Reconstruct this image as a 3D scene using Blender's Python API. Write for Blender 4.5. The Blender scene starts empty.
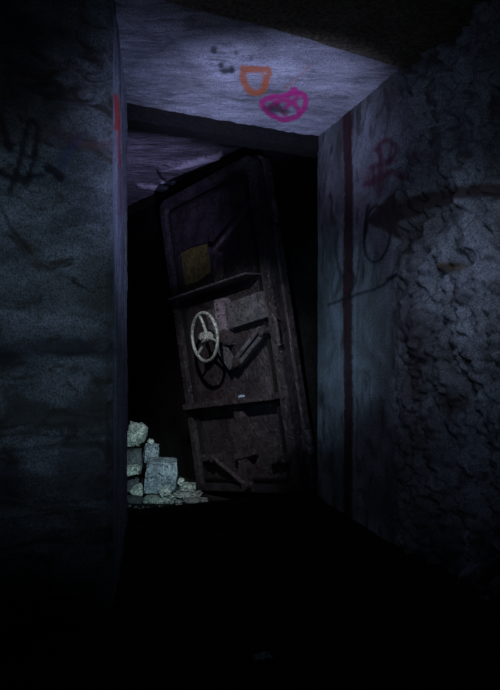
import bpy, bmesh, math, random
from mathutils import Vector, Matrix, noise
random.seed(7)
C = bpy.context.scene.collection
F, CX, CY, CZ = 604.0, 250.0, 345.0, 0.88
def at(px, py, d):
    return Vector(((px-CX)/F*d, d, CZ+(CY-py)/F*d))
def proj(p):
    return (CX+p.x/p.y*F, CY-(p.z-CZ)/p.y*F) if p.y > .2 else (-999, -999)
def ss(a, b, x):
    t = max(0, min(1, (x-a)/(b-a))); return t*t*(3-2*t)
def fbm(p, s, o=4, seed=0):
    return noise.fractal(Vector(p)*s+Vector((seed*13.1, seed*7.7, seed*3.3)), .8, 2.0, o)

# ------------------------------------------------------------ materials
def new_mat(name):
    m = bpy.data.materials.new(name); m.use_nodes = True
    n = m.node_tree; b = n.nodes['Principled BSDF']
    return m, n, b
def concrete(name, c1, c2, scale=3, bump=.4, rough=.85, stretch=(1, 1, 1), spec=.3, fine=60, c3=None, paint=True, blotch=0):
    m, n, b = new_mat(name); N, L = n.nodes, n.links
    tc = N.new('ShaderNodeTexCoord'); mp = N.new('ShaderNodeMapping'); mp.inputs['Scale'].default_value = stretch
    L.new(tc.outputs['Object'], mp.inputs['Vector'])
    n1 = N.new('ShaderNodeTexNoise'); n1.inputs['Scale'].default_value = scale; n1.inputs['Detail'].default_value = 10; n1.inputs['Roughness'].default_value = .68
    n2 = N.new('ShaderNodeTexNoise'); n2.inputs['Scale'].default_value = fine; n2.inputs['Detail'].default_value = 6; n2.inputs['Roughness'].default_value = .8
    n3 = N.new('ShaderNodeTexNoise'); n3.inputs['Scale'].default_value = scale*2.7; n3.inputs['Detail'].default_value = 8; n3.inputs['Distortion'].default_value = 1.2
    for q in (n1, n3): L.new(mp.outputs[0], q.inputs['Vector'])
    L.new(tc.outputs['Object'], n2.inputs['Vector'])
    r = N.new('ShaderNodeValToRGB'); e = r.color_ramp.elements
    e[0].position = .36; e[0].color = (*c1, 1); e[1].position = .62; e[1].color = (*c2, 1)
    L.new(n1.outputs['Fac'], r.inputs['Fac'])
    col = r.outputs[0]
    if c3:
        r3 = N.new('ShaderNodeValToRGB'); r3.color_ramp.elements[0].position = .52; r3.color_ramp.elements[1].position = .66
        L.new(n3.outputs['Fac'], r3.inputs['Fac'])
        mx = N.new('ShaderNodeMixRGB'); L.new(r3.outputs[0], mx.inputs[0]); L.new(col, mx.inputs[1]); mx.inputs[2].default_value = (*c3, 1); col = mx.outputs[0]
    g = N.new('ShaderNodeValToRGB'); g.color_ramp.elements[0].position = .38; g.color_ramp.elements[0].color = (.28, .28, .28, 1); g.color_ramp.elements[1].position = .62; g.color_ramp.elements[1].color = (1.6, 1.6, 1.6, 1)
    L.new(n2.outputs['Fac'], g.inputs['Fac'])
    mm = N.new('ShaderNodeMixRGB'); mm.blend_type = 'MULTIPLY'; mm.inputs[0].default_value = 1
    L.new(col, mm.inputs[1]); L.new(g.outputs[0], mm.inputs[2]); col = mm.outputs[0]
    if blotch:
        n4 = N.new('ShaderNodeTexNoise'); n4.inputs['Scale'].default_value = 1.9; n4.inputs['Detail'].default_value = 9; n4.inputs['Roughness'].default_value = .6; n4.inputs['Distortion'].default_value = .8; L.new(tc.outputs['Object'], n4.inputs['Vector'])
        rb = N.new('ShaderNodeValToRGB'); q = rb.color_ramp.elements; q[0].position = .38; q[0].color = (1-blotch, 1-blotch*1.05, 1-blotch*1.15, 1); q[1].position = .6; q[1].color = (1.25, 1.25, 1.25, 1)
        L.new(n4.outputs['Fac'], rb.inputs['Fac'])
        mb = N.new('ShaderNodeMixRGB'); mb.blend_type = 'MULTIPLY'; mb.inputs[0].default_value = 1; L.new(col, mb.inputs[1]); L.new(rb.outputs[0], mb.inputs[2]); col = mb.outputs[0]
    if paint:
        a = N.new('ShaderNodeVertexColor'); a.layer_name = 'paint'
        # spray paint sits unevenly on the grain
        am = N.new('ShaderNodeMath'); am.operation = 'MULTIPLY'; L.new(a.outputs['Alpha'], am.inputs[0])
        pr = N.new('ShaderNodeMapRange'); pr.inputs['From Min'].default_value = .32; pr.inputs['From Max'].default_value = .5; pr.inputs['To Min'].default_value = .5; pr.inputs['To Max'].default_value = 1
        L.new(n2.outputs['Fac'], pr.inputs['Value']); L.new(pr.outputs[0], am.inputs[1])
        px = N.new('ShaderNodeMixRGB'); L.new(am.outputs[0], px.inputs[0]); L.new(col, px.inputs[1]); L.new(a.outputs['Color'], px.inputs[2]); col = px.outputs[0]
    L.new(col, b.inputs['Base Color'])
    b.inputs['Roughness'].default_value = rough; b.inputs['Specular IOR Level'].default_value = spec
    ad = N.new('ShaderNodeMath'); ad.operation = 'ADD'
    sc = N.new('ShaderNodeMath'); sc.operation = 'MULTIPLY'; sc.inputs[1].default_value = .25; L.new(n2.outputs['Fac'], sc.inputs[0])
    L.new(n3.outputs['Fac'], ad.inputs[0]); L.new(sc.outputs[0], ad.inputs[1])
    bp = N.new('ShaderNodeBump'); bp.inputs['Strength'].default_value = bump; bp.inputs['Distance'].default_value = .02
    L.new(ad.outputs[0], bp.inputs['Height']); L.new(bp.outputs[0], b.inputs['Normal'])
    return m
def metal(name, c1, c2, c3=None, scale=9, rough=.5, met=.5, bump=.5, fine=140, spec=.5):
    m = concrete(name, c1, c2, scale, bump, rough, (1, 1, 1), spec, fine, c3, paint=False)
    b = m.node_tree.nodes['Principled BSDF']; b.inputs['Metallic'].default_value = met
    return m

M_soffit = concrete('whitewashed_soffit', (.24, .24, .27), (.42, .42, .46), 5, .4, .7, (.6, 1.9, 1), .5, 170, (.20, .20, .22), blotch=.3)
M_reveal = concrete('whitewashed_wall', (.17, .18, .185), (.36, .38, .40), 3, .4, .8, (1, 1, .6), .4, 170, (.12, .12, .12), blotch=.45)
M_jamb = concrete('streaked_jamb_plaster', (.10, .11, .13), (.30, .32, .36), 9, .5, .8, (1.5, 1.5, .12), .4, 100, (.07, .07, .08))
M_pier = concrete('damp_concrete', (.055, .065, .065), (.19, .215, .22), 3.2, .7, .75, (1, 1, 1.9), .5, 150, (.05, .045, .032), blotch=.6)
M_ceil = concrete('dark_ceiling_concrete', (.11, .09, .06), (.20, .165, .11), 3, .5, .9)
M_inceil = concrete('cracked_ceiling_plaster', (.13, .13, .145), (.30, .29, .33), 3, .8, .8, (.7, 3.2, 1), .3, 110, (.07, .07, .08))
M_unlit = concrete('unlit_black_concrete', (.004, .004, .004), (.012, .011, .010), 3, .5, .95, paint=False, spec=.1)  # chamber walls: their lack of light is put into a near-black base colour
M_floor = concrete('dark_earth', (.010, .009, .008), (.028, .025, .022), 6, .9, .95, fine=110, paint=False, spec=.1)
M_infloor = concrete('inner_dirt', (.010, .010, .009), (.038, .037, .031), 8, .9, .95, fine=110, paint=False, spec=.1)
M_beam = metal('rotten_frame_iron', (.003, .0025, .0025), (.010, .007, .006), None, 8, .8, .2, .8)
M_rust = metal('rusty_door_steel', (.036, .030, .034), (.10, .086, .094), (.055, .034, .034), 7, .38, .45, .8, 170)
M_rust2 = metal('rusty_arm_steel', (.05, .042, .046), (.15, .125, .135), (.065, .042, .04), 12, .38, .5, .7, 190)
M_bright = metal('chipped_violet_grey_paint', (.20, .16, .20), (.42, .35, .42), (.05, .04, .045), 14, .45, .3, .6, 190)
M_mid = metal('dull_grey_paint', (.08, .075, .085), (.19, .18, .20), (.05, .04, .042), 14, .42, .3, .6, 190)
M_wheel = metal('pale_worn_wheel_paint', (.22, .23, .21), (.60, .63, .58), (.06, .055, .045), 34, .32, .1, .3, 200)
M_yellow = metal('faded_yellow_paint', (.07, .062, .015), (.17, .15, .035), (.04, .034, .018), 16, .6, .0, .3, 160)
M_stone = concrete('pale_mortar_stone', (.22, .26, .23), (.62, .68, .60), 13, .9, .9, fine=90, paint=False, c3=(.10, .11, .09))
M_stoneb = concrete('blue_grey_stone', (.12, .15, .17), (.36, .42, .46), 13, .7, .9, fine=90, paint=False, c3=(.06, .07, .08))
M_stoneb2 = concrete('pale_blue_flake', (.30, .42, .55), (.55, .70, .85), 20, .3, .6, paint=False)
M_stoned = concrete('dark_stone', (.04, .045, .05), (.12, .13, .14), 8, .7, .9, fine=90, paint=False)

# ------------------------------------------------------------ painted marks (px coordinates are turned into wall positions)
def seg(p, a, b):
    ax, ay = a; bx, by = b; dx, dy = bx-ax, by-ay; q = dx*dx+dy*dy
    t = 0 if q == 0 else max(0, min(1, ((p[0]-ax)*dx+(p[1]-ay)*dy)/q))
    return math.hypot(p[0]-ax-dx*t, p[1]-ay-dy*t)
def stroke(pts, w, col, a=1, soft=1.0, smooth=True):
    if smooth and len(pts) > 2:
        q = []
        for i in range(len(pts)-1):
            p0 = pts[max(i-1, 0)]; p1 = pts[i]; p2 = pts[i+1]; p3 = pts[min(i+2, len(pts)-1)]
            for k in range(5):
                t = k/5
                q.append(tuple(.5*((2*p1[j])+(-p0[j]+p2[j])*t+(2*p0[j]-5*p1[j]+4*p2[j]-p3[j])*t*t+(-p0[j]+3*p1[j]-3*p2[j]+p3[j])*t**3) for j in (0, 1)))
        pts = q+[pts[-1]]
    return ('s', pts, w/2, col, a, soft, (min(p[0] for p in pts)-w*2-4, min(p[1] for p in pts)-w*2-4, max(p[0] for p in pts)+w*2+4, max(p[1] for p in pts)+w*2+4))
def blob(x, y, rx, ry, col, a=1, soft=.5):
    return ('b', (x, y, rx, ry), 0, col, a, soft, (x-rx*2, y-ry*2, x+rx*2, y+ry*2))
def poly(pts, col, a=1, soft=2):
    return ('p', pts, 0, col, a, soft, (min(p[0] for p in pts)-3, min(p[1] for p in pts)-3, max(p[0] for p in pts)+3, max(p[1] for p in pts)+3))
def paint_at(p, marks, wob):
    c = [0, 0, 0]; A = 0
    for k, g, w, col, a, soft, bb in marks:
        if not (bb[0] <= p[0] <= bb[2] and bb[1] <= p[1] <= bb[3]): continue
        if k == 's':
            d = min(seg(p, g[i], g[i+1]) for i in range(len(g)-1)) if len(g) > 1 else 99
            f = 1-ss(w-soft*.5, w+soft, d+wob*soft*.6)
        elif k == 'b':
            d = math.hypot((p[0]-g[0])/g[2], (p[1]-g[1])/g[3])+wob*.25
            f = 1-ss(1-soft, 1+soft, d)
        else:
            ins = False; n = len(g)
            for i in range(n):
                x1, y1 = g[i]; x2, y2 = g[(i+1) % n]
                if (y1 > p[1]) != (y2 > p[1]) and p[0] < (x2-x1)*(p[1]-y1)/(y2-y1)+x1: ins = not ins
            d = min(seg(p, g[i], g[(i+1) % n]) for i in range(n))
            d = -d if ins else d
            f = 1-ss(-soft, soft*.6, d+wob*soft)
        f *= a
        if f <= 0: continue
        nA = f+A*(1-f)
        c = [(col[j]*f+c[j]*A*(1-f))/nA for j in range(3)]; A = nA
    return (*c, A)

def surf(name, path, vfun, nv, step, mat, disp=None, marks=(), n_sign=1, horizontal=False, smooth=True):
    """grid along a polyline `path` of (x,y); vfun(i)-> z range; or a horizontal patch between two polylines."""
    me = bpy.data.meshes.new(name); V = []; cols = []
    if horizontal:
        pa, pb = path; z = vfun
        nu = max(2, int(max((Vector(pa[1])-Vector(pa[0])).length, (Vector(pb[1])-Vector(pb[0])).length)/step))
        for j in range(nv+1):
            for i in range(nu+1):
                a = Vector(pa[0]).lerp(Vector(pa[1]), i/nu); b = Vector(pb[0]).lerp(Vector(pb[1]), i/nu)
                q = a.lerp(b, j/nv); p = Vector((q.x, q.y, z))
                w = noise.noise(p*55)
                if marks: cols.append(paint_at(proj(p), marks, w))
                if disp: p = p+Vector((0, 0, n_sign))*disp(p, i/nu, j/nv)
                V.append(p)
    else:
        pts = [Vector((*q, 0)) for q in path]; L = [0]
        for a, b in zip(pts, pts[1:]): L.append(L[-1]+(b-a).length)
        nu = max(2, int(L[-1]/step)); z0, z1 = vfun
        S = sorted(set([k*L[-1]/nu for k in range(nu+1)]+L)); nu = len(S)-1
        base = []
        def nrm(k):
            d = (pts[k+1]-pts[k]).normalized(); return Vector((d.y, -d.x, 0))*n_sign
        for s in S:
            k = 0
            while k < len(pts)-2 and s > L[k+1]+1e-9: k += 1
            t = (s-L[k])/(L[k+1]-L[k]); base.append((pts[k].lerp(pts[k+1], t), nrm(k) if 0.01 < t < .99 or k in (0,) and t < .5 or k == len(pts)-2 and t > .5 else (nrm(k)+nrm(min(len(pts)-2, max(0, k+(1 if t > .5 else -1))))).normalized()))
        for j in range(nv+1):
            for i, (b, n) in enumerate(base):
                p = Vector((b.x, b.y, z0+(z1-z0)*j/nv)); w = noise.noise(p*55)
                if marks: cols.append(paint_at(proj(p), marks, w))
                if disp: p = p+n*disp(p, S[i], p.z)
                V.append(p)
    Fc = [(j*(nu+1)+i, j*(nu+1)+i+1, (j+1)*(nu+1)+i+1, (j+1)*(nu+1)+i) for j in range(nv) for i in range(nu)]
    me.from_pydata([tuple(v) for v in V], [], Fc); me.update()
    ca = me.color_attributes.new('paint', 'FLOAT_COLOR', 'POINT')
    flat = []
    for k in range(len(V)): flat += (list(cols[k]) if marks else [0, 0, 0, 0])
    ca.data.foreach_set('color', flat)
    if smooth: me.polygons.foreach_set('use_smooth', [True]*len(me.polygons))
    me.materials.append(mat)
    o = bpy.data.objects.new(name, me); C.objects.link(o); o['kind'] = 'structure'
    return o

# ------------------------------------------------------------ plan of the passage
A = (-.61, 3.00); B = (.39, 3.49)            # feet of the doorway, left and right
Cc = (.655, 2.62); D = (-.475, 1.97)         # outer corners of the embrasure
ZS = CZ+1.2                                  # soffit height
INZ = CZ+1.30                                # inner ceiling
OR = (.48, .11, .015); MG = (.50, .015, .20); RD = (.42, .035, .02); BK = (.005, .005, .006)
DR = (.055, .012, .014); PK = (.13, .02, .05); BR = (.06, .036, .03)
soffit_marks = [
    stroke([(243, 68), (244, 82), (252, 92), (262, 91), (267, 80), (268, 70), (254, 69), (243, 69)], 5.6, OR, .85, 1.8),
    stroke([(247, 72), (262, 73), (264, 84)], 3, OR, .6, 2),
    stroke([(262, 103), (270, 98), (283, 96), (296, 92), (305, 97), (304, 109), (295, 118), (281, 120), (268, 113), (262, 105)], 4.8, MG, .95, 1.3),
    stroke([(268, 110), (282, 101), (295, 104), (299, 113)], 4.2, MG, .9, 1.3),
    stroke([(288, 97), (294, 88), (297, 97), (286, 108)], 3.6, MG, .9, 1.2),
    stroke([(272, 99), (286, 117)], 3.5, MG, .7, 1.5),
    blob(275, 109, 10, 5, BK, .75, .6), blob(285, 112, 5, 3, BK, .6),
    blob(227, 71, 7, 3, BK, .85), blob(221, 66, 2.5, 3, BK, .8), blob(232, 70, 2.5, 4, BK, .8), blob(214, 50, 3.5, 4, BK, .8), blob(190, 25, 6, 7, BK, .35),
    blob(236, 53, 2, 2, BK, .6), blob(251, 58, 1.6, 3, BK, .5), blob(259, 76, 3.5, 3, (.35, .35, .37), .8),
    stroke([(285, 88), (310, 66)], 1.2, OR, .35, 1.5),
]
def soffit_disp(p, u, v):
    return .006*fbm(p, 5)+.003*noise.noise(p*22)-.004*max(0, noise.noise(Vector((p.x*1.2+p.y*.2, (p.y-.49*p.x)*16, 0))))
surf('ceiling', (((A[0]-.03, A[1]-.0), (B[0]+.05, B[1]+.03)), ((D[0]-.03, D[1]), (Cc[0]+.06, Cc[1]))), ZS, 190, .007, M_soffit, soffit_disp, soffit_marks, -1, True)

right_marks = [
    poly([(342.5, 116), (352, 109), (353.5, 230), (352, 330), (353.5, 430), (352, 520), (343, 520), (344, 400), (342.5, 300), (344, 200)], DR, .95, 1.2),
    stroke([(355, 112), (355, 520)], 1.2, (.35, .37, .4), .5, .8, False),
    # faded crimson letter shapes
    stroke([(376, 150), (383, 142), (391, 142), (395, 152), (390, 163)], 4, PK, .8, 3), stroke([(366, 184), (378, 178), (392, 172), (404, 178)], 5, PK, .75, 3),
    stroke([(380, 150), (381, 165), (379, 196)], 4, PK, .8, 3), stroke([(372, 168), (392, 160)], 5, PK, .7, 3), blob(372, 178, 12, 9, PK, .5, .6), blob(417, 158, 8, 6, PK, .5, .6),
    blob(366, 204, 6, 11, PK, .25),
    # black loop and lines
    stroke([(368, 205), (365, 228), (365, 250), (371, 261), (380, 260), (387, 248), (390, 232), (386, 214), (377, 206), (368, 214), (366, 232)], 2.2, BK, .85, 1.2),
    stroke([(328, 305), (345, 299), (362, 293), (378, 288), (397, 275)], 2.2, BK, .75, 1.3), stroke([(388, 279), (397, 275)], 3.5, BK, .8, 1.2),
    stroke([(338, 232), (336, 252), (341, 275), (347, 276)], 2.2, BK, .6, 1.6), stroke([(347, 268), (355, 280), (348, 296)], 2, BK, .6, 1.6),
    stroke([(358, 209), (357, 222)], 2, BK, .6, 1.5), stroke([(322, 226), (326, 250)], 1.5, BK, .4, 1.5),
    # dark brown arrow pointing to the doorway
    poly([(364, 221), (397, 188), (398, 203), (432, 192), (470, 184), (520, 184), (520, 199), (472, 198), (436, 207), (400, 222), (400, 240)], BR, .93, 2.0),
    blob(410, 300, 12, 70, BR, .45, .7), blob(423, 350, 14, 40, BR, .5, .7), blob(415, 395, 10, 30, (.05, .015, .01), .4, .7), blob(455, 268, 13, 5, (.16, .085, .02), .8), blob(425, 440, 22, 30, BR, .4, .7), blob(457, 405, 12, 14, BR, .6),
    blob(328, 460, 7, 14, BR, .5), blob(470, 300, 30, 8, BR, .4),
    stroke([(320, 376), (340, 358)], 1, (.45, .48, .5), .5, 1),
]
def right_disp(p, s, z):
    k = ss(.80, .98, s)*(1-ss(2.2, 3.2, s))
    q = Vector((p.x, p.y, p.z*.8))
    big = fbm(q, 2.6, 3, 2)
    n1 = abs(fbm(q, 7.5, 4, 4)); n2 = abs(fbm(q, 19, 3, 5))
    lump = .055*big+.045*(.5-min(1, n1*2.2))+.016*(.5-min(1, n2*2))
    v = noise.voronoi(q*10)[0]; lump += .012*min(1, (v[1]-v[0])*2.5)+.012*fbm(q, 34, 3, 9)+.014*(.4-min(1, abs(fbm(q, 12, 3, 17))*2))
    sm = .003*fbm(p, 4)+.0015*noise.noise(p*30)
    if p.z > ZS-.35: k *= 1
    return sm+k*(lump-.01)
surf('wall_right', (B, Cc, (.87, 2.03), (1.12, 1.2), (1.5, -1.2)), (-.03, ZS+.12), 300, .0085, M_reveal, right_disp, right_marks, -1)

left_marks = [
    stroke([(116, 96), (117.5, 118), (116.5, 128)], 3.4, RD, .95, 1.6), stroke([(119, 118), (118.5, 140), (120, 165)], 2.4, RD, .7, 2), stroke([(118, 150), (121, 185), (120, 215)], 2.5, (.22, .04, .10), .5, 2),
    stroke([(0, 118), (6, 135), (10, 150)], 6, BK, .9, 2), stroke([(10, 190), (20, 160), (28, 125), (34, 122), (37, 132), (34, 158), (26, 184)], 5, BK, .92, 2),
    stroke([(0, 172), (14, 180), (30, 178), (42, 176)], 5, BK, .85, 2), stroke([(0, 205), (10, 225), (22, 240), (30, 252)], 2.5, BK, .7, 1.5),
    stroke([(48, 168), (55, 172), (61, 178)], 8, BK, 1, 2), stroke([(56, 175), (55.5, 188), (56, 200)], 1.6, BK, .9, 1), stroke([(53, 170), (53, 184)], 2, BK, .9, 1),
    stroke([(62, 165), (70, 150), (80, 138)], 7, (.02, .035, .10), .5, 5),
    blob(95, 144, 20, 5, (.11, .05, .045), .45, .6), blob(60, 135, 25, 6, (.06, .02, .022), .4, .7), blob(30, 72, 45, 6, (.06, .02, .018), .5, .7), blob(78, 85, 10, 8, (.05, .02, .018), .4, .7), blob(22, 90, 14, 10, (.06, .02, .015), .35, .7),
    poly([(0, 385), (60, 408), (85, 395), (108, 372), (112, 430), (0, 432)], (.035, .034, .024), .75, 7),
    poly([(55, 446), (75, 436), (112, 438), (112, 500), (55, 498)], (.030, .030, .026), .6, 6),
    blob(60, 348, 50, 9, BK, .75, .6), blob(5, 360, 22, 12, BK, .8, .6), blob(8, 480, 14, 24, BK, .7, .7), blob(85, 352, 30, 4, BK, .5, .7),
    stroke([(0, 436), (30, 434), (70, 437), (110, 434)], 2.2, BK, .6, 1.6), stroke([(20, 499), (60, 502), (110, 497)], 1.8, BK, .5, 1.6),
    stroke([(0, 60), (25, 66), (60, 76), (110, 72)], 1.6, BK, .5, 1.5), blob(50, 30, 45, 14, (.02, .022, .024), .45, .8), stroke([(98, 42), (99, 55), (96, 62)], 1.2, BK, .6, 1),
    stroke([(60, 448), (80, 452), (98, 450), (104, 462)], 1.6, (.16, .18, .19), .6, 1.5), stroke([(115, 0), (118, 40), (121, 110)], 1.4, BK, .7, 1),
]
def left_disp(p, s, z):
    f = 1-ss(.55, .9, s) if False else 1
    v = (.010*fbm(p, 3.2, 4, 8)+.004*noise.noise(p*26))*min(1, s*12+.05)
    for zz in (CZ-(437-CY)/F*2.05, CZ-(500-CY)/F*2.05, CZ-5/F*2.05, CZ+(CY-195)/F*2.05, CZ+(CY-74)/F*2.05):
        d = abs(z-zz+.012*noise.noise(Vector((p.x*6, p.y*6, zz)))); v -= .008*math.exp(-(d/.008)**2)*min(1, s*8)
    return v
LC = (-.459, 2.02)
surf('wall_left', (A, LC), (-.03, ZS+.03), 300, .009, M_jamb, lambda p, s, z: (.006*fbm(Vector((p.x, p.y, p.z*.5)), 5, 4, 8)+.003*noise.noise(p*26))*min(1, 8*(.996-s)+.05), left_marks, 1)
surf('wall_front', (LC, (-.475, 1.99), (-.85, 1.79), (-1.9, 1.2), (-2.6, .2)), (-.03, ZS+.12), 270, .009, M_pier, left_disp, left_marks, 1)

# outer ceiling: its front lip hangs a finger below, dark and unpainted
def oc_disp(p, u, v): return .012*fbm(p, 2, 4, 3)
surf('ceiling', (((D[0]-.35, D[1]-.2), (Cc[0]+.45, Cc[1]+.22)), ((-2.8, -1.8), (2.0, -.6))), ZS-.012, 150, .03, M_ceil, oc_disp, (), 1, True)
# outer floor
def fl_disp(p, u, v):
    return .014*fbm(p, 2.2, 5, 11)+.007*abs(noise.noise(p*17))
surf('floor', (((A[0]-.25, A[1]-.12), (B[0]+.35, B[1]+.17)), ((-2.9, -1.6), (1.9, -1.4))), .0, 200, .02, M_floor, fl_disp, (), 1, True)

# ------------------------------------------------------------ leaning door: a plane fitted through its four corners
ZT = 3.80
d1 = Vector((-.686, .712, -.147)).normalized()          # towards the far (left) edge, world axes
d2 = Vector((-.142, .067, .987)); d2 = (d2-d1*d2.dot(d1)).normalized()
nrm = d1.cross(d2).normalized()
if nrm.y > 0: nrm = -nrm                                 # faces the passage
TR = at(252, 152, ZT)
def door_hit(px, py, off=0):
    r = Vector(((px-CX)/F, 1, (CY-py)/F)); cam = Vector((0, 0, CZ))
    o = TR+nrm*off
    t = (o-cam).dot(nrm)/r.dot(nrm); return cam+r*t
pTL, pBR, pBL = door_hit(158, 203), door_hit(302, 494), door_hit(197, 491)
W = ((pTL-TR).dot(d1)+(pBL-pBR).dot(d1))/2
H = ((TR-pBR).dot(d2)+(pTL-pBL).dot(d2))/2
ORG = TR-d2*H+d1*W                                       # bottom left corner
U = -d1
def uv(px, py, off=0):
    q = door_hit(px, py, off)-ORG; return q.dot(U), q.dot(d2)
INF = ORG.z-.02                                          # inner floor level
print('DOOR W %.3f H %.3f org %s n %s' % (W, H, tuple(ORG), tuple(nrm)), uv(252,152), uv(158,203), uv(302,494), uv(197,491))
mat4 = Matrix((U, d2, nrm)).transposed().to_4x4()
if mat4.to_3x3().determinant() < 0: print('LEFT-HANDED')
mat4.translation = ORG
door = bpy.data.objects.new('blast_door', None); C.objects.link(door); door.matrix_world = mat4
door['label'] = 'heavy rusted steel blast door hanging tilted off its hinges behind the doorway'; door['category'] = 'door'; door['kind'] = 'thing'
bpy.context.view_layer.update()

def link(name, bm, mat, parent=None, smooth=True, bevel=0):
    me = bpy.data.meshes.new(name)
    bmesh.ops.recalc_face_normals(bm, faces=bm.faces[:])
    if bevel:
        bmesh.ops.bevel(bm, geom=[e for e in bm.edges if len(e.link_faces) == 2 and e.calc_face_angle(0) > .6], offset=bevel, segments=2, affect='EDGES')
    bm.to_mesh(me); bm.free(); me.materials.append(mat)
    o = bpy.data.objects.new(name, me); C.objects.link(o)
    if smooth: me.polygons.foreach_set('use_smooth', [True]*len(me.polygons)); me.set_sharp_from_angle(angle=.6)
    if parent: o.parent = parent
    return o
def bx(bm, x0, x1, y0, y1, z0, z1):
    vs = [bm.verts.new((x, y, z)) for z in (z0, z1) for y in (y0, y1) for x in (x0, x1)]
    for f in ((0, 2, 3, 1), (4, 5, 7, 6), (0, 1, 5, 4), (2, 6, 7, 3), (0, 4, 6, 2), (1, 3, 7, 5)): bm.faces.new([vs[i] for i in f])
def bar(bm, a, b, w, z0, z1, ext=0):
    """flat bar on the door plane from a to b (u,v), width w, between offsets z0,z1"""
    a = Vector(a); b = Vector(b); d = (b-a).normalized(); a = a-d*ext; b = b+d*ext; n = Vector((-d.y, d.x))*w/2
    q = [a-n, b-n, b+n, a+n]
    vs = [bm.verts.new((p.x, p.y, z)) for z in (z0, z1) for p in q]
    for f in ((3, 2, 1, 0), (4, 5, 6, 7), (0, 1, 5, 4), (1, 2, 6, 5), (2, 3, 7, 6), (3, 0, 4, 7)): bm.faces.new([vs[i] for i in f])
def tube(bm, pts, r, n=12, closed=False, rfun=None):
    pts = [Vector(p) for p in pts]; rings = []; m = len(pts)
    for i, p in enumerate(pts):
        t = (pts[(i+1) % m]-pts[i-1]) if closed else (pts[min(i+1, m-1)]-pts[max(i-1, 0)])
        t.normalize(); up = Vector((0, 0, 1)) if abs(t.z) < .9 else Vector((1, 0, 0))
        s = t.cross(up).normalized(); q = s.cross(t)
        rr = r*(rfun(i/m) if rfun else 1)
        rings.append([bm.verts.new(p+s*math.cos(2*math.pi*k/n)*rr+q*math.sin(2*math.pi*k/n)*rr) for k in range(n)])
    for i in range(m if closed else m-1):
        a, b = rings[i], rings[(i+1) % m]
        for k in range(n): bm.faces.new((a[k], a[(k+1) % n], b[(k+1) % n], b[k]))
    if not closed: bm.faces.new(rings[0][::-1]); bm.faces.new(rings[-1])
def disc(bm, c, r, z0, z1, n=20): tube(bm, [(c[0], c[1], z0), (c[0], c[1], z1)], r, n)

T = .13                                                  # door thickness; front plane z=0
# body with rounded corners
bm = bmesh.new()
def rrect(w0, w1, h0, h1, r, n=6):
    o = []; R0 = r                                      # bottom corners are nearly square
    for cx, cy, a0, r in ((w1-R0, h1-R0, 0, R0), (w0+R0, h1-R0, 90, R0), (w0+R0*.25, h0+R0*.25, 180, R0*.25), (w1-R0*.25, h0+R0*.25, 270, R0*.25)):
        for k in range(n+1):
            a = math.radians(a0+90*k/n); o.append((cx+r*math.cos(a), cy+r*math.sin(a)))
    return o
def prism(bm, out, z0, z1):
    a = [bm.verts.new((*p, z0)) for p in out]; b = [bm.verts.new((*p, z1)) for p in out]
    bm.faces.new(a[::-1]); bm.faces.new(b)
    for i in range(len(out)): j = (i+1) % len(out); bm.faces.new((a[i], a[j], b[j], b[i]))
def ringprism(bm, o, i, z0, z1):
    n = len(o); L = [[bm.verts.new((*p, z)) for p in q] for q, z in ((o, z0), (o, z1), (i, z1), (i, z0))]
    for k in range(n):
        j = (k+1) % n
        for a in range(4):
            b = (a+1) % 4; bm.faces.new((L[a][k], L[a][j], L[b][j], L[b][k]))
prism(bm, rrect(.01, W-.01, .01, H-.01, .07), -T, -.045)
# dents in the plate
link('panel', bm, M_rust, door)
# panel plate with fine dents: a gridded skin in front of the body
bm = bmesh.new(); nu, nv = 60, 110; G = []
for j in range(nv+1):
    for i in range(nu+1):
        u = .03+(W-.06)*i/nu; v = .03+(H-.06)*j/nv
        G.append(bm.verts.new((u, v, -.040+.006*fbm((u, v, 0), 3.5, 3, 21)+.0015*noise.noise(Vector((u, v, 0))*30))))
for j in range(nv):
    for i in range(nu): bm.faces.new((G[j*(nu+1)+i], G[j*(nu+1)+i+1], G[(j+1)*(nu+1)+i+1], G[(j+1)*(nu+1)+i]))
link('face_plate', bm, M_rust, door)
bm = bmesh.new(); ringprism(bm, rrect(0, W, 0, H, .075), rrect(.055, W-.075, .05, H-.065, .05), -.06, .0)
link('edge_frame', bm, M_rust, door, bevel=.004)
bm = bmesh.new(); ringprism(bm, rrect(.085, W-.11, .08, H-.10, .03), rrect(.098, W-.123, .093, H-.113, .025), -.045, -.014)
link('rubber_seal', bm, M_beam, door)
# outer flange seen along the near edge
bm = bmesh.new(); ringprism(bm, rrect(-.018, W+.022, -.012, H+.012, .08), rrect(-.002, W-.002, .002, H-.002, .075), -T-.01, -.085)
link('rear_flange', bm, M_rust2, door, bevel=.003)

def hrib(a, b, name, dep=.075, h=.028):
    bm = bmesh.new(); pa, pb = uv(*a), uv(*b)
    v = (pa[1]+pb[1])/2; print(name, pa, pb)
    N = 24; up = []
    prev = None
    e = .055 if dep > .1 else 0; bx(bm, .05+e, W-.07-e*.6, v-h/2, v+h/2, -.045, dep)
    return link(name, bm, M_mid if dep > .1 else M_rust2, door, bevel=.003), v
r1, v1 = hrib((178, 300), (270, 270), 'stiffening_rib', .115, .012)
r2, v2 = hrib((190, 407), (285, 394), 'stiffening_rib', .07, .04)
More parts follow.
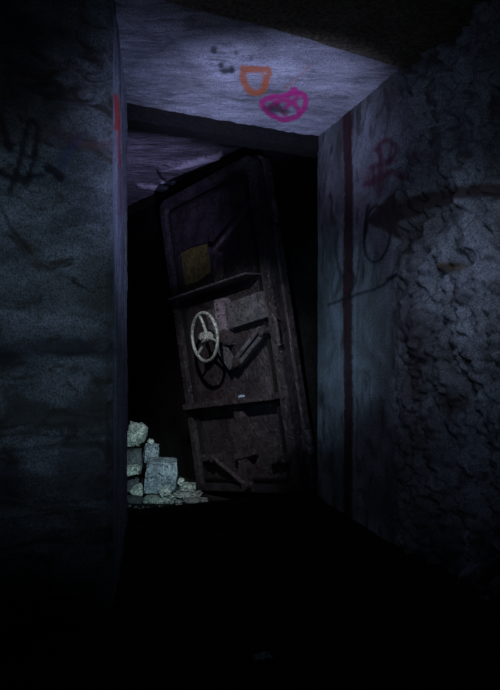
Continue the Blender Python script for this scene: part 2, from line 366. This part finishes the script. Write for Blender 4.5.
# upper and middle and lower central bars
def pbar(name, pts, w, z0, z1, mat=M_rust2, bevel=.003, ext=.0, off=0):
    bm = bmesh.new(); q = [uv(*p, off) for p in pts]
    for a, b in zip(q, q[1:]): bar(bm, a, b, w, z0, z1, ext)
    return link(name, bm, mat, door, bevel=bevel)
pbar('centre_bar', [(215, 252), (217, 286)], .075, -.042, -.01, M_rust2)
pbar('centre_bar', [(222, 299), (227, 345)], .088, -.042, .04, M_bright)
pbar('centre_bar', [(239, 411), (246, 487)], .09, -.042, .012, M_rust2)
pbar('cross_band', [(210, 323), (266, 304)], .17, -.042, .022, M_mid)
pbar('bar_clamp', [(236, 457), (255, 452)], .04, -.02, .022, M_rust2)
# locking arms
def arm(pts, r=.017, name='locking_arm', off=.02):
    bm = bmesh.new(); q = [uv(*p, off) for p in pts]
    for a, b in zip(q, q[1:]):
        tube(bm, [(*a, off), (*b, off)], r, 10)
    for a in (q[0], q[-1]): disc(bm, a, r*1.35, off-r*1.6, off+r*1.5, 14)
    return link(name, bm, M_rust2, door)
arm([(249, 206), (213, 251)], .019)
pbar('locking_arm', [(221, 342), (236, 366)], .06, .0, .05, M_mid, ext=.01)
pbar('locking_arm', [(263, 329), (241, 357)], .03, .0, .045, M_mid, ext=.01)
pbar('locking_arm', [(266, 334), (241, 365)], .03, -.01, .035, M_mid, ext=.01)
bm = bmesh.new(); q = uv(238, 362, .03); disc(bm, q, .032, -.04, .062, 16); link('pivot_bolt', bm, M_rust2, door)
bm = bmesh.new(); q = uv(264, 331, .03); disc(bm, q, .026, -.04, .058, 16); link('pivot_bolt', bm, M_rust2, door)
arm([(214, 458), (247, 486)], .019)
for a in ((203, 458, 216, 458), (270, 460, 290, 458), (243, 207, 256, 203)):
    bm = bmesh.new(); p, q = uv(a[0], a[1], .02), uv(a[2], a[3], .02); bar(bm, p, q, .05, -.045, .03)
    disc(bm, ((p[0]+q[0])/2, (p[1]+q[1])/2), .016, .03, .048, 12)
    link('latch_bracket', bm, M_rust2, door, bevel=.004)
# yellow patch: riveted square marker plate
bm = bmesh.new(); q = [uv(178, 252), uv(204, 243), uv(207, 272), uv(183, 289)]
n_ = 8; g = [[None]*(n_+1) for _ in range(n_+1)]
for j in range(n_+1):
    for i in range(n_+1):
        a = Vector(q[0]).lerp(Vector(q[1]), i/n_); b = Vector(q[3]).lerp(Vector(q[2]), i/n_); p = a.lerp(b, j/n_)
        p += Vector((noise.noise(Vector((p.x*9, p.y*9, 1))), noise.noise(Vector((p.x*9, p.y*9, 5)))))*.008
        g[j][i] = p
vs = {}
for z in (-.036, -.026):
    for j in range(n_+1):
        for i in range(n_+1): vs[i, j, z] = bm.verts.new((g[j][i].x, g[j][i].y, z))
for j in range(n_):
    for i in range(n_):
        bm.faces.new([vs[i, j, -.026], vs[i+1, j, -.026], vs[i+1, j+1, -.026], vs[i, j+1, -.026]])
for k in range(n_):
    for (a, b) in (((k, 0), (k+1, 0)), ((k, n_), (k+1, n_)), ((0, k), (0, k+1)), ((n_, k), (n_, k+1))):
        bm.faces.new([vs[(*a, -.036)], vs[(*b, -.036)], vs[(*b, -.026)], vs[(*a, -.026)]])
yp = link('marker_plate', bm, M_yellow, door); yp['label'] = 'faded yellow plate'
# hand wheel, its rim a little askew on the shaft
WS = .19
TA = math.radians(9)
def wt(x, y, z): return (hc[0]+(x-hc[0])*math.cos(TA), y, z+(x-hc[0])*math.sin(TA))
hc = uv(204.5, 337, WS); R = .158
sh = bmesh.new(); tube(sh, [(hc[0], hc[1], -.04), (hc[0], hc[1], WS+.012)], .017, 14); disc(sh, hc, .045, -.04, .03)
shaft = link('wheel_shaft', sh, M_rust2, door)
wm = bmesh.new()
tube(wm, [wt(hc[0]+R*math.cos(a), hc[1]+R*math.sin(a), WS) for a in [2*math.pi*k/72 for k in range(72)]], .0108, 12, True, lambda t: 1+.07*math.cos(t*36*2*math.pi/1.0))
wheel = link('hand_wheel', wm, M_wheel, door); wheel['label'] = 'pale worn hand wheel'
for k in range(3):
    a = math.radians(100+120*k); s = bmesh.new()
    p = [wt(hc[0]+math.cos(a)*r_, hc[1]+math.sin(a)*r_, WS-.022+.022*(r_/R)**2) for r_ in [R*i/8 for i in range(0, 9)]]
    tube(s, p, .0095, 10, False, lambda t: 1.15-.3*t); link('spoke', s, M_wheel, wheel, True)
s = bmesh.new(); disc(s, hc, .034, WS-.045, WS+.018, 20); disc(s, hc, .018, WS+.018, WS+.036, 6); link('hub', s, M_wheel, wheel)
# gearbox under the wheel and lever on the near stile
bm = bmesh.new(); g0 = uv(222, 338, .05); bx(bm, g0[0]-.045, g0[0]+.035, g0[1]-.045, g0[1]+.05, -.04, .055); disc(bm, g0, .035, .055, .075)
link('gear_box', bm, M_rust2, door, bevel=.006)
bm = bmesh.new(); p = [uv(276, 318, .02), uv(279, 330, .03), uv(280, 345, .02)]
tube(bm, [(*p[0], .0), (*p[0], .03), (*p[1], .045), (*p[2], .03), (*p[2], .0)], .014, 10); link('pull_handle', bm, M_rust2, door)
bm = bmesh.new(); q = uv(242, 395, .05)                   # pale blue flake of old paint on the lower rib
for k in range(7):
    a_ = (q[0]+random.uniform(-.03, .03), v2+.021); bx(bm, a_[0]-random.uniform(.004, .014), a_[0]+.008, v2+.0195, v2+.0235+random.uniform(0, .012), .025+k*.005, .034+k*.005)
pf = link('paint_flake', bm, M_stoneb2, door, False); pf['label'] = 'pale blue flake of paint'
for v in (H*.14, H*.82):                                   # broken hinge knuckles on the near edge
    bm = bmesh.new(); tube(bm, [(W+.028, v-.08, -.10), (W+.028, v+.08, -.10)], .028, 14); bar(bm, (W-.08, v), (W+.02, v), .1, -.086, -.072)
    link('hinge', bm, M_rust, door, bevel=.002)
for v in (v1, v2):
    for u in (W*.28, W*.72):
        pass
bolts = [(u, v) for v in [H*(k+.5)/9 for k in range(9)] for u in (.028, W-.037)]
for u, v in bolts:
    bm = bmesh.new(); tube(bm, [(u, v, -.004), (u, v, .009)], .010, 6); link('bolt', bm, M_rust2, door, False)

# ------------------------------------------------------------ inner chamber
def in_disp(p, u, v):
    r = .018*fbm(Vector((p.x*1.2, (p.y+.1*p.x)*2.6, 0)), 1.0, 5, 31)+.004*noise.noise(p*24)
    X, Y = proj(Vector((p.x, p.y, INZ)))
    def ridge(a, b, w, h):
        t = ((X-a[0])*(b[0]-a[0])+(Y-a[1])*(b[1]-a[1]))/((b[0]-a[0])**2+(b[1]-a[1])**2)
        if t < 0 or t > 1: return 0
        dd = (X-a[0])*(b[1]-a[1])-(Y-a[1])*(b[0]-a[0]); dd /= math.hypot(b[0]-a[0], b[1]-a[1])
        return h*math.exp(-((dd+1.0*noise.noise(Vector((t*5, 0, 0))))/w)**4)*.4*ss(0, .04, t)*(1-ss(.93, 1, t))
    r -= ridge((158, 168), (222, 155), 3.2, -.045)+ridge((136, 184), (174, 189), 2.6, -.05)+ridge((160, 181), (178, 183), 1.5, -.03)
    return r
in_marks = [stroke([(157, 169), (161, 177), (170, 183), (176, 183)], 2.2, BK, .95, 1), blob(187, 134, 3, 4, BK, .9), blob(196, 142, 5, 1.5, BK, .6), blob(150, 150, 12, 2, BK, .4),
            poly([(158, 168), (190, 159), (222, 152), (222, 156), (190, 164), (160, 171.5)], (.80, .78, .86), .9, 1.2), poly([(134, 182), (150, 183), (172, 186), (176, 189), (160, 189), (146, 186)], (.80, .78, .86), .9, 1.2), poly([(160, 180), (178, 181), (178, 184), (162, 183)], (.85, .85, .88), .9, .9),  # pale patches paint in the light caught by the ceiling ridges
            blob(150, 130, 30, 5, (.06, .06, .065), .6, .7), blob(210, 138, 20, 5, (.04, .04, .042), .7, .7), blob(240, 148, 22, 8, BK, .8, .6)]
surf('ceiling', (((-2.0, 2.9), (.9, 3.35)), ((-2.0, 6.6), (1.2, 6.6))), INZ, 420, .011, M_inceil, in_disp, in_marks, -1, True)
surf('floor', (((-2.0, 2.6), (.9, 3.2)), ((-2.0, 6.6), (1.2, 6.6))), INF, 130, .03, M_infloor, lambda p, u, v: .010*fbm(p, 4, 4, 13)+.005*abs(noise.noise(p*30)), (), 1, True)
surf('wall_inner', ((-1.98, 6.55), (-1.25, 5.85), (-.70, 5.12), (-.02, 4.22), (.30, 3.98), (.55, 3.72), (.52, 3.57)), (INF-.05, INZ+.04), 60, .04, M_unlit, lambda p, s, z: .01*fbm(p, 3), (), 1)
surf('wall_side', ((-1.95, 6.55), (-1.95, 3.05)), (INF-.05, INZ+.04), 20, .1, M_unlit, None, (), 1)

def slab(name, pts, z0, z1, mat, parent=None, n=26, j=.006, jl=.0, seed=3):
    """horizontal irregular beam along pts [(front xy),(back xy)] pairs"""
    bm = bmesh.new(); R_ = []
    k = len(pts)
    for i in range(n+1):
        t = i/n*(k-1); a = min(int(t), k-2); f = t-a
        fr = Vector(pts[a][0]).lerp(Vector(pts[a+1][0]), f); bk = Vector(pts[a][1]).lerp(Vector(pts[a+1][1]), f)
        w = lambda s: noise.noise(Vector((i*.55, s*3.1, seed)))
        R_.append([bm.verts.new((fr.x, fr.y+j*w(1), z1)), bm.verts.new((fr.x, fr.y+j*w(2), z0+(j+jl)*w(3))), bm.verts.new((bk.x, bk.y+j*w(4), z0+j*w(5))), bm.verts.new((bk.x, bk.y, z1))])
    for a, b in zip(R_, R_[1:]):
        for q in range(4): bm.faces.new((a[q], a[(q+1) % 4], b[(q+1) % 4], b[q]))
    bm.faces.new(R_[0]); bm.faces.new(R_[-1][::-1])
    o = link(name, bm, mat, None, True); o['kind'] = 'structure'; return o
# rotten iron head of the doorway
slab('trim_1', [((A[0]-.02, A[1]-.004), (A[0]-.05, A[1]+.13)), ((B[0]+.03, B[1]+.0), (B[0]+.0, B[1]+.13))], ZS-.078, ZS+.03, M_beam, n=40, j=.006, jl=.006)
# closing wall above and beside the head on the chamber side
slab('wall_head', [((A[0]-1.5, A[1]-.70), (A[0]-1.5, A[1]-.50)), ((B[0]+.5, B[1]+.26), (B[0]+.5, B[1]+.5))], ZS+.0305, INZ+.06, M_unlit, n=4, j=0)
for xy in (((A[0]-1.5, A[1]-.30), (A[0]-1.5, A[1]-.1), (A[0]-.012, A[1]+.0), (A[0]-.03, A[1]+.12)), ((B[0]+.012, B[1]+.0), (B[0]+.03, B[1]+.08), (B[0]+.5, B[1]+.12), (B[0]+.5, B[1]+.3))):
    slab('wall_back', [(xy[0], xy[1]), (xy[2], xy[3])], INF-.05, ZS+.03, M_unlit, n=3, j=0)
# dark strip dropped from the ceiling over the leaning door
fr = [(-1.40, 6.05), (-1.16, 5.69), (-.755, 5.07), (-.22, 4.20), (-.033, 4.02), (.30, 3.80)]
slab('trim_2', [(p, (p[0]+.12, p[1]+.10)) for p in fr], CZ+1.235, INZ+.03, M_beam, n=50, j=.012, jl=.0)
# sill of the doorway
slab('trim_3', [((A[0]-.02, A[1]-.03), (A[0]-.06, A[1]+.16)), ((B[0]+.02, B[1]-.03), (B[0]+.0, B[1]+.12))], INF-.02, .012, M_floor, n=30, j=.006)

# ------------------------------------------------------------ rubble
def stone(name, c, size, rot, mat, label, seed, blocky=.6, group=None, cat='stone', sub=3, rough=.12):
    bm = bmesh.new(); bmesh.ops.create_cube(bm, size=1)
    bmesh.ops.subdivide_edges(bm, edges=bm.edges[:], cuts=7 if sub > 2 else 4, use_grid_fill=True)
    for v in bm.verts:
        p = v.co*2; s = p.normalized(); m = max(abs(p.x), abs(p.y), abs(p.z))
        q = s.lerp(p, blocky)
        q = q*(1+rough*fbm(q, 1.1, 4, seed)+rough*.35*noise.noise(q*5+Vector((seed, 0, 0))))
        v.co = Vector((q.x*size[0]/2, q.y*size[1]/2, q.z*size[2]/2))
    # chip two corners flat
    rnd = random.Random(seed)
    for _ in range(3):
        n = Vector((rnd.uniform(-1, 1), rnd.uniform(-1, .3), rnd.uniform(-.3, 1))).normalized(); lim = .80*(abs(n.x)*size[0]+abs(n.y)*size[1]+abs(n.z)*size[2])/2
        for v in bm.verts:
            d = v.co.dot(n)
            if d > lim: v.co -= n*(d-lim)
    rm = Matrix.Rotation(math.radians(rot[2]), 4, 'Z')@Matrix.Rotation(math.radians(rot[1]), 4, 'Y')@Matrix.Rotation(math.radians(rot[0]), 4, 'X')
    bmesh.ops.transform(bm, matrix=rm, verts=bm.verts)
    o = link(name, bm, mat); o.location = c
    o['label'] = label; o['category'] = cat
    if group: o['group'] = group
    return o
def st(px0, px1, py0, py1, d, depth, rot, mat, label, seed, blocky=.6, name='rubble_stone', rough=.12, **k):
    w = (px1-px0)/F*d; h = (py1-py0)/F*d
    return stone(name, at((px0+px1)/2, (py0+py1)/2, d), (w, depth, h), rot, mat, label, seed, blocky, 'rubble heap inside the doorway', rough=rough, **k)
d0 = 4.25
st(145, 177, 459, 491, 4.22, .16, (2, 2, 6), M_stoneb, 'large squared blue-grey block at the front of the rubble heap', 3, .90, 'concrete_block', .07)
st(144.5, 159, 443.5, 463, 4.44, .11, (0, 4, 8), M_stoneb, 'small pale rounded block showing above the large squared block', 8, .6, rough=.18)
st(124, 145, 423, 446.2, 4.42, .15, (10, 20, 10), M_stone, 'rounded pale stone on the very top of the rubble heap', 14, .5, rough=.38)
st(123, 142, 449, 474, 4.44, .12, (0, -2, 6), M_stoned, 'upright dark grey stone under the rounded top stone', 16, .85)
st(122, 140, 465, 476, 4.28, .09, (0, -10, 5), M_stone, 'jagged pale shard beside the left jamb halfway up the heap', 19, .5, rough=.3)
st(122, 143, 477, 498, 4.46, .12, (0, 0, 0), M_stoned, 'black stone deep in the gap left of the squared block', 23, .8)
st(130, 144, 486, 496, 4.20, .08, (10, -22, 10), M_stone, 'tilted pale wedge left of the squared block near the floor', 27, .5, rough=.25)
st(122, 143, 496, 505, 4.12, .10, (0, 8, 0), M_stoned, 'dull flat stone at the left foot of the heap', 31, .6, rough=.2)
st(145, 174, 495.6, 503.5, 4.13, .12, (0, -2, -3), M_stone, 'long flat slab under the squared block', 33, .75, rough=.2)
st(159, 171, 487, 496, 4.06, .05, (0, -30, 0), M_stone, 'small pale chunk leaning on the front of the squared block', 36, .5, rough=.3)
st(178, 184, 478, 485, 4.20, .05, (0, 30, 0), M_stone, 'tiny white lump at the right side of the squared block', 41, .5, rough=.3)
st(179, 196, 483.5, 490.5, 4.26, .11, (0, 8, 8), M_stone, 'brownish flat stone right of the squared block, topmost of the flat ones', 44, .65, rough=.25)
st(173, 201, 492, 496, 4.22, .10, (0, 0, 0), M_stone, 'flat greenish slab in the middle of the low right-hand layers', 47, .75, rough=.2)
st(184, 207, 498.5, 504.5, 4.08, .09, (0, 4, 5), M_stone, 'pale flat slab at the right foot of the heap', 52, .7, rough=.25)
st(175, 182.5, 500, 505, 4.04, .06, (0, 10, 5), M_stone, 'thin chip in front of the lowest slabs', 57, .5, rough=.3)
st(148, 154, 439, 444, 4.44, .03, (0, 10, 5), M_stone, 'pebble perched on the small pale rounded block', 59, .3, rough=.3, name='pebble')
# crumbs nobody would count
bm = bmesh.new(); rnd = random.Random(5)
for k in range(420):
    d = rnd.uniform(3.55, 4.0); px = rnd.uniform(128, 300); x = (px-CX)/F*d; r = rnd.choice((.004, .006, .008, .013))
    m_ = Matrix.Translation((x, d, INF+.006+r*.5))@Matrix.Rotation(rnd.random()*6, 4, 'Z')@Matrix.Diagonal((r*rnd.uniform(.8, 1.7), r, r*.7, 1))
    bmesh.ops.create_icosphere(bm, subdivisions=1, radius=1, matrix=m_)
o = link('gravel', bm, M_stone, None, False); o['label'] = 'scattered crumbs of broken concrete on the chamber floor'; o['category'] = 'gravel'; o['kind'] = 'stuff'
p = at(262, 665, .88*F/(665-CY)); stone('flat_stone', Vector((p.x, p.y, .018)), (.055, .035, .02), (0, 0, 12), M_stone, 'single small flat stone lying on the dark floor in front', 66, .4, None, rough=.2)

# ------------------------------------------------------------ lights: hand torches swept over the scene
def spot(name, loc, target, energy, col, size, blend, radius):
    l = bpy.data.lights.new(name, 'SPOT'); l.energy = energy; l.color = col; l.spot_size = math.radians(size); l.spot_blend = blend; l.shadow_soft_size = radius
    o = bpy.data.objects.new(name, l); C.objects.link(o); o.location = loc
    o.rotation_euler = (Vector(target)-Vector(loc)).to_track_quat('-Z', 'Y').to_euler(); return o
def c(x, y, z): return (x, y, CZ+z)
spot('torch_door', c(-.37, 1.92, 1.12), c(-.18, 3.95, -.17), 125, (.9, .93, 1), 36, .9, .012)
spot('torch_soffit', c(.16, 1.9, -.30), c(.08, 2.98, 1.2), 105, (.50, .56, 1), 46, 1, .03)
spot('torch_reveal', c(-.30, 1.5, .2), c(.40, 3.42, .05), 34, (.42, .68, 1), 40, 1, .03)
spot('torch_jamb', c(.35, 1.5, .5), c(-.56, 2.6, .7), 36, (.45, .52, 1), 60, 1, .03)
spot('torch_rubble', c(.25, 1.4, .35), c(-.66, 4.2, -.78), 165, (.62, .92, 1), 15, .9, .02)
spot('torch_chamber', c(-.15, 2.3, -.2), c(-.90, 4.8, 1.3), 95, (.54, .50, 1), 34, .9, .015)
spot('torch_wall', c(.1, .2, .15), c(.0, 3., .35), 15, (.5, .66, 1), 76, 1, .05)
spot('torch_left', c(.1, .9, .3), c(-.60, 1.95, .10), 8, (.50, .70, 1), 66, 1, .04)
spot('torch_right', c(.15, .9, .65), c(.76, 2.3, .22), 15, (.55, .66, 1), 38, 1, .012)
w = bpy.data.worlds.new('world'); w.use_nodes = True; w.node_tree.nodes['Background'].inputs[0].default_value = (.01, .012, .02, 1); w.node_tree.nodes['Background'].inputs[1].default_value = .05
bpy.context.scene.world = w
cam = bpy.data.cameras.new('camera'); co = bpy.data.objects.new('camera', cam); C.objects.link(co)
co.location = (0, 0, CZ); co.rotation_euler = (math.pi/2, 0, 0)
cam.sensor_fit = 'VERTICAL'; cam.sensor_height = 36; cam.lens = F/690*36; cam.clip_start = .02
s = bpy.context.scene; s.camera = co
s.view_settings.view_transform = 'Standard'; s.view_settings.look = 'None'; s.view_settings.exposure = 0; s.view_settings.gamma = 1; s.view_settings.use_curve_mapping = False
